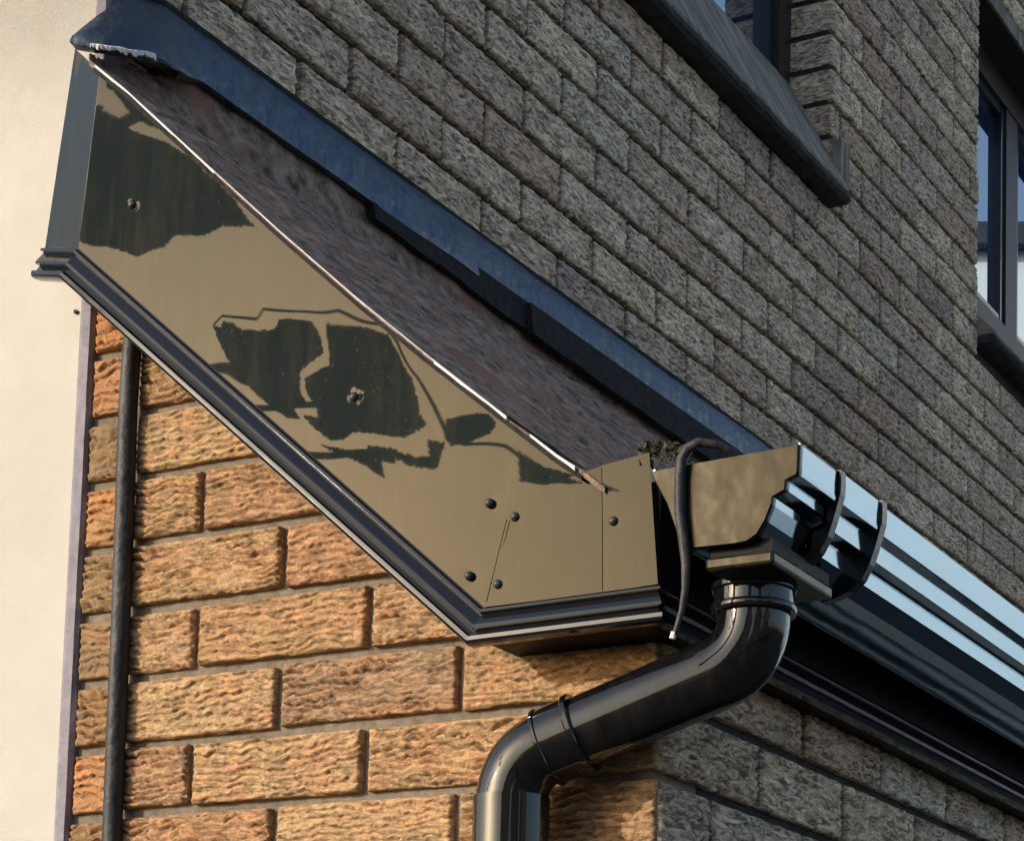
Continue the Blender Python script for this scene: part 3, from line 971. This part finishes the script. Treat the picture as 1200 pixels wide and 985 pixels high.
def tree(base_dist):  # added unseen tree, foliage placed along mirrored rays to form dark reflections
    tr = thing('added_tree', 'unseen tree form added to mirror dark shapes in the bargeboard', 'tree', (0, 0, -2))
    crown = MB()
    rr = random.Random(5)
    pix = (np.linalg.norm(onX(300, 450, A) - CAM) + base_dist) / F      # metres per picture unit out there
    mids = []
    for pi_, poly in enumerate(REFLECTION_SHAPES):
        us = [p[0] for p in poly]; vs = [p[1] for p in poly]
        pts = []
        step = 2.1
        for u in np.arange(min(us), max(us), step):
            for v in np.arange(min(vs), max(vs), step):
                q = (u + rr.uniform(-.6, .6), v + rr.uniform(-.6, .6))
                if inside(q, poly):
                    pts.append(q)
        cs_ = []
        for u, v in pts:
            p0 = onX(u, v, A)
            dr = mirror(u, v, p0, (-1, 0, 0))
            c = p0 + dr * (base_dist + rr.uniform(-1.3, 1.3))
            cs_.append(c)
            r = pix * rr.uniform(2.0, 2.7)
            ax = [np.array([rr.gauss(0, 1) for _ in range(3)]) for _ in range(5)]
            for j in range(3):          # a spray of broad leaves
                a_ = ax[j] / np.linalg.norm(ax[j]) * r; b_ = np.cross(ax[j], ax[(j + 1) % 5]); b_ = b_ / np.linalg.norm(b_) * r * .8
                crown.add([c - a_, c - b_, c + a_, c + b_], [(0, 1, 2, 3)])
            # leafy heart of the spray
            crown.add([c + np.array(d_) * r * .8 for d_ in ((1, 0, 0), (-1, 0, 0), (0, 1, 0), (0, -1, 0), (0, 0, 1), (0, 0, -1))],
                      [(0, 2, 4), (2, 1, 4), (1, 3, 4), (3, 0, 4), (2, 0, 5), (1, 2, 5), (3, 1, 5), (0, 3, 5)])
        mids.append(np.mean(cs_, axis=0))
    crown.build('crown', M['leaf'], tr, recalc=False).matrix_parent_inverse = Matrix.Translation((0, 0, 2))
    cs = np.array(mids)
    foot = np.array([cs[:, 0].mean() + 3, cs[:, 1].mean() + 17, -2.0])
    tk = MB()
    fork = foot + np.array([.3, -.5, 11.0])
    tk.sweep([foot, foot + (fork - foot) * .5, fork], [.5, .4, .32], 10)
    for c in mids[:5]:
        mid = (fork + c) / 2 + np.array([0, 0, 1.2])
        tk.sweep([fork, mid, c], [.22, .14, .06], 8)
    for tw in REFLECTION_LINES:
        P_ = [onX(u, v, A) + mirror(u, v, None, (-1, 0, 0)) * base_dist for u, v in tw]
        tk.sweep(P_, pix * 2.0, 6)
    tk.build('trunk', M['bark'], tr).matrix_parent_inverse = Matrix.Translation((0, 0, 2))
    return tr
tree(34.0)

# terrace on the near side of the street behind the photographer, mirrored in the pipe
def terrace_house(x, y, ang, h, w, nm, lab):
    hs = thing(nm, lab, 'house', (x, y, -2), 'houses across the street')
    def T(vs):
        c, s_ = math.cos(ang), math.sin(ang)
        return [(x + a * c - b * s_, y + a * s_ + b * c, z - 2) for a, b, z in vs]
    def part(nm_, f, mat):
        m_ = MB(); f(m_); m_.v = T(m_.v)
        o_ = m_.build(nm_, M[mat]); child(o_, hs); return o_
    def walls(m_):
        m_.box(0, 7, -w / 2, w / 2, 0, h)
        m_.prism([(0.001, -w / 2, h), (0.001, w / 2, h), (0.001, 0, h + 2.2)], (6.99, 0, 0))
    wl_ = part('wall', walls, 'brick_grey')
    def roof_(m_):
        for sg in (-1, 1):
            m_.prism([(-.3, sg * (w / 2 + .3), h - .15), (-.3, 0, h + 2.3), (-.3, 0, h + 2.5), (-.3, sg * (w / 2 + .3), h + .05)], (7.6, 0, 0))
    rf_ = part('roof', roof_, 'roof_tile')
    part('chimney', lambda m_: m_.box(3, 3.8, -.5, .5, h + 1.2, h + 3.4), 'brick_warm')
    for yy_ in (-w / 4, w / 4):
        for z0_ in (1.0, 3.4):
            part('window', lambda m_: m_.box(-.03, .02, yy_ - .55, yy_ + .55, z0_, z0_ + 1.2), 'bar')
    return hs
terrace_house(-17, -4, math.radians(180), 5.2, 7.2, 'terrace_house', 'grey brick gabled house across the street, first in the row opposite the porch')
terrace_house(-14.5, -13, math.radians(205), 5.4, 7.2, 'terrace_house', 'grey brick gabled house across the street, middle of the row opposite')
terrace_house(-9, -20, math.radians(240), 5.6, 7.2, 'terrace_house', 'grey brick gabled house across the street, last in the row towards the bend')

# unseen pale gable, added to be mirrored bright in the gutter lips and window glass
def reflector_house():
    dr = direction(1160, 250, 1)
    p0 = onY(1160, 250, .87)
    c = p0 + dr * 16.0
    zr = c[2]
    hs = thing('reflector_house', 'unseen pale blue house added to brighten gutter and window reflections', 'house', (c[0], c[1], -2))
    mb = MB()
    x0, x1 = c[0], c[0] + 7
    y0, y1 = c[1] - 9, c[1] + 1.5
    ze = zr - .6
    mb.box(x0, x1, y0, y1, -2, ze)
    mb.prism([(x0, y0, ze), (x0, y1, ze), (x0, (y0 + y1) / 2, ze + .9)], (7, 0, 0))
    o = mb.build('wall', M['white'], recalc=True); child(o, hs)
    rf = MB().prism([(x0 - .2, y1 + .3, ze - .1), (x0 - .2, y1 + .3, ze + .1), (x0 - .2, (y0 + y1) / 2, ze + 1.15), (x0 - .2, (y0 + y1) / 2, ze + .92)], (7.4, 0, 0))
    rf.prism([(x0 - .2, y0 - .3, ze - .1), (x0 - .2, y0 - .3, ze + .1), (x0 - .2, (y0 + y1) / 2, ze + 1.15), (x0 - .2, (y0 + y1) / 2, ze + .92)], (7.4, 0, 0))
    o = rf.build('roof', M['roof_tile']); child(o, hs)
reflector_house()
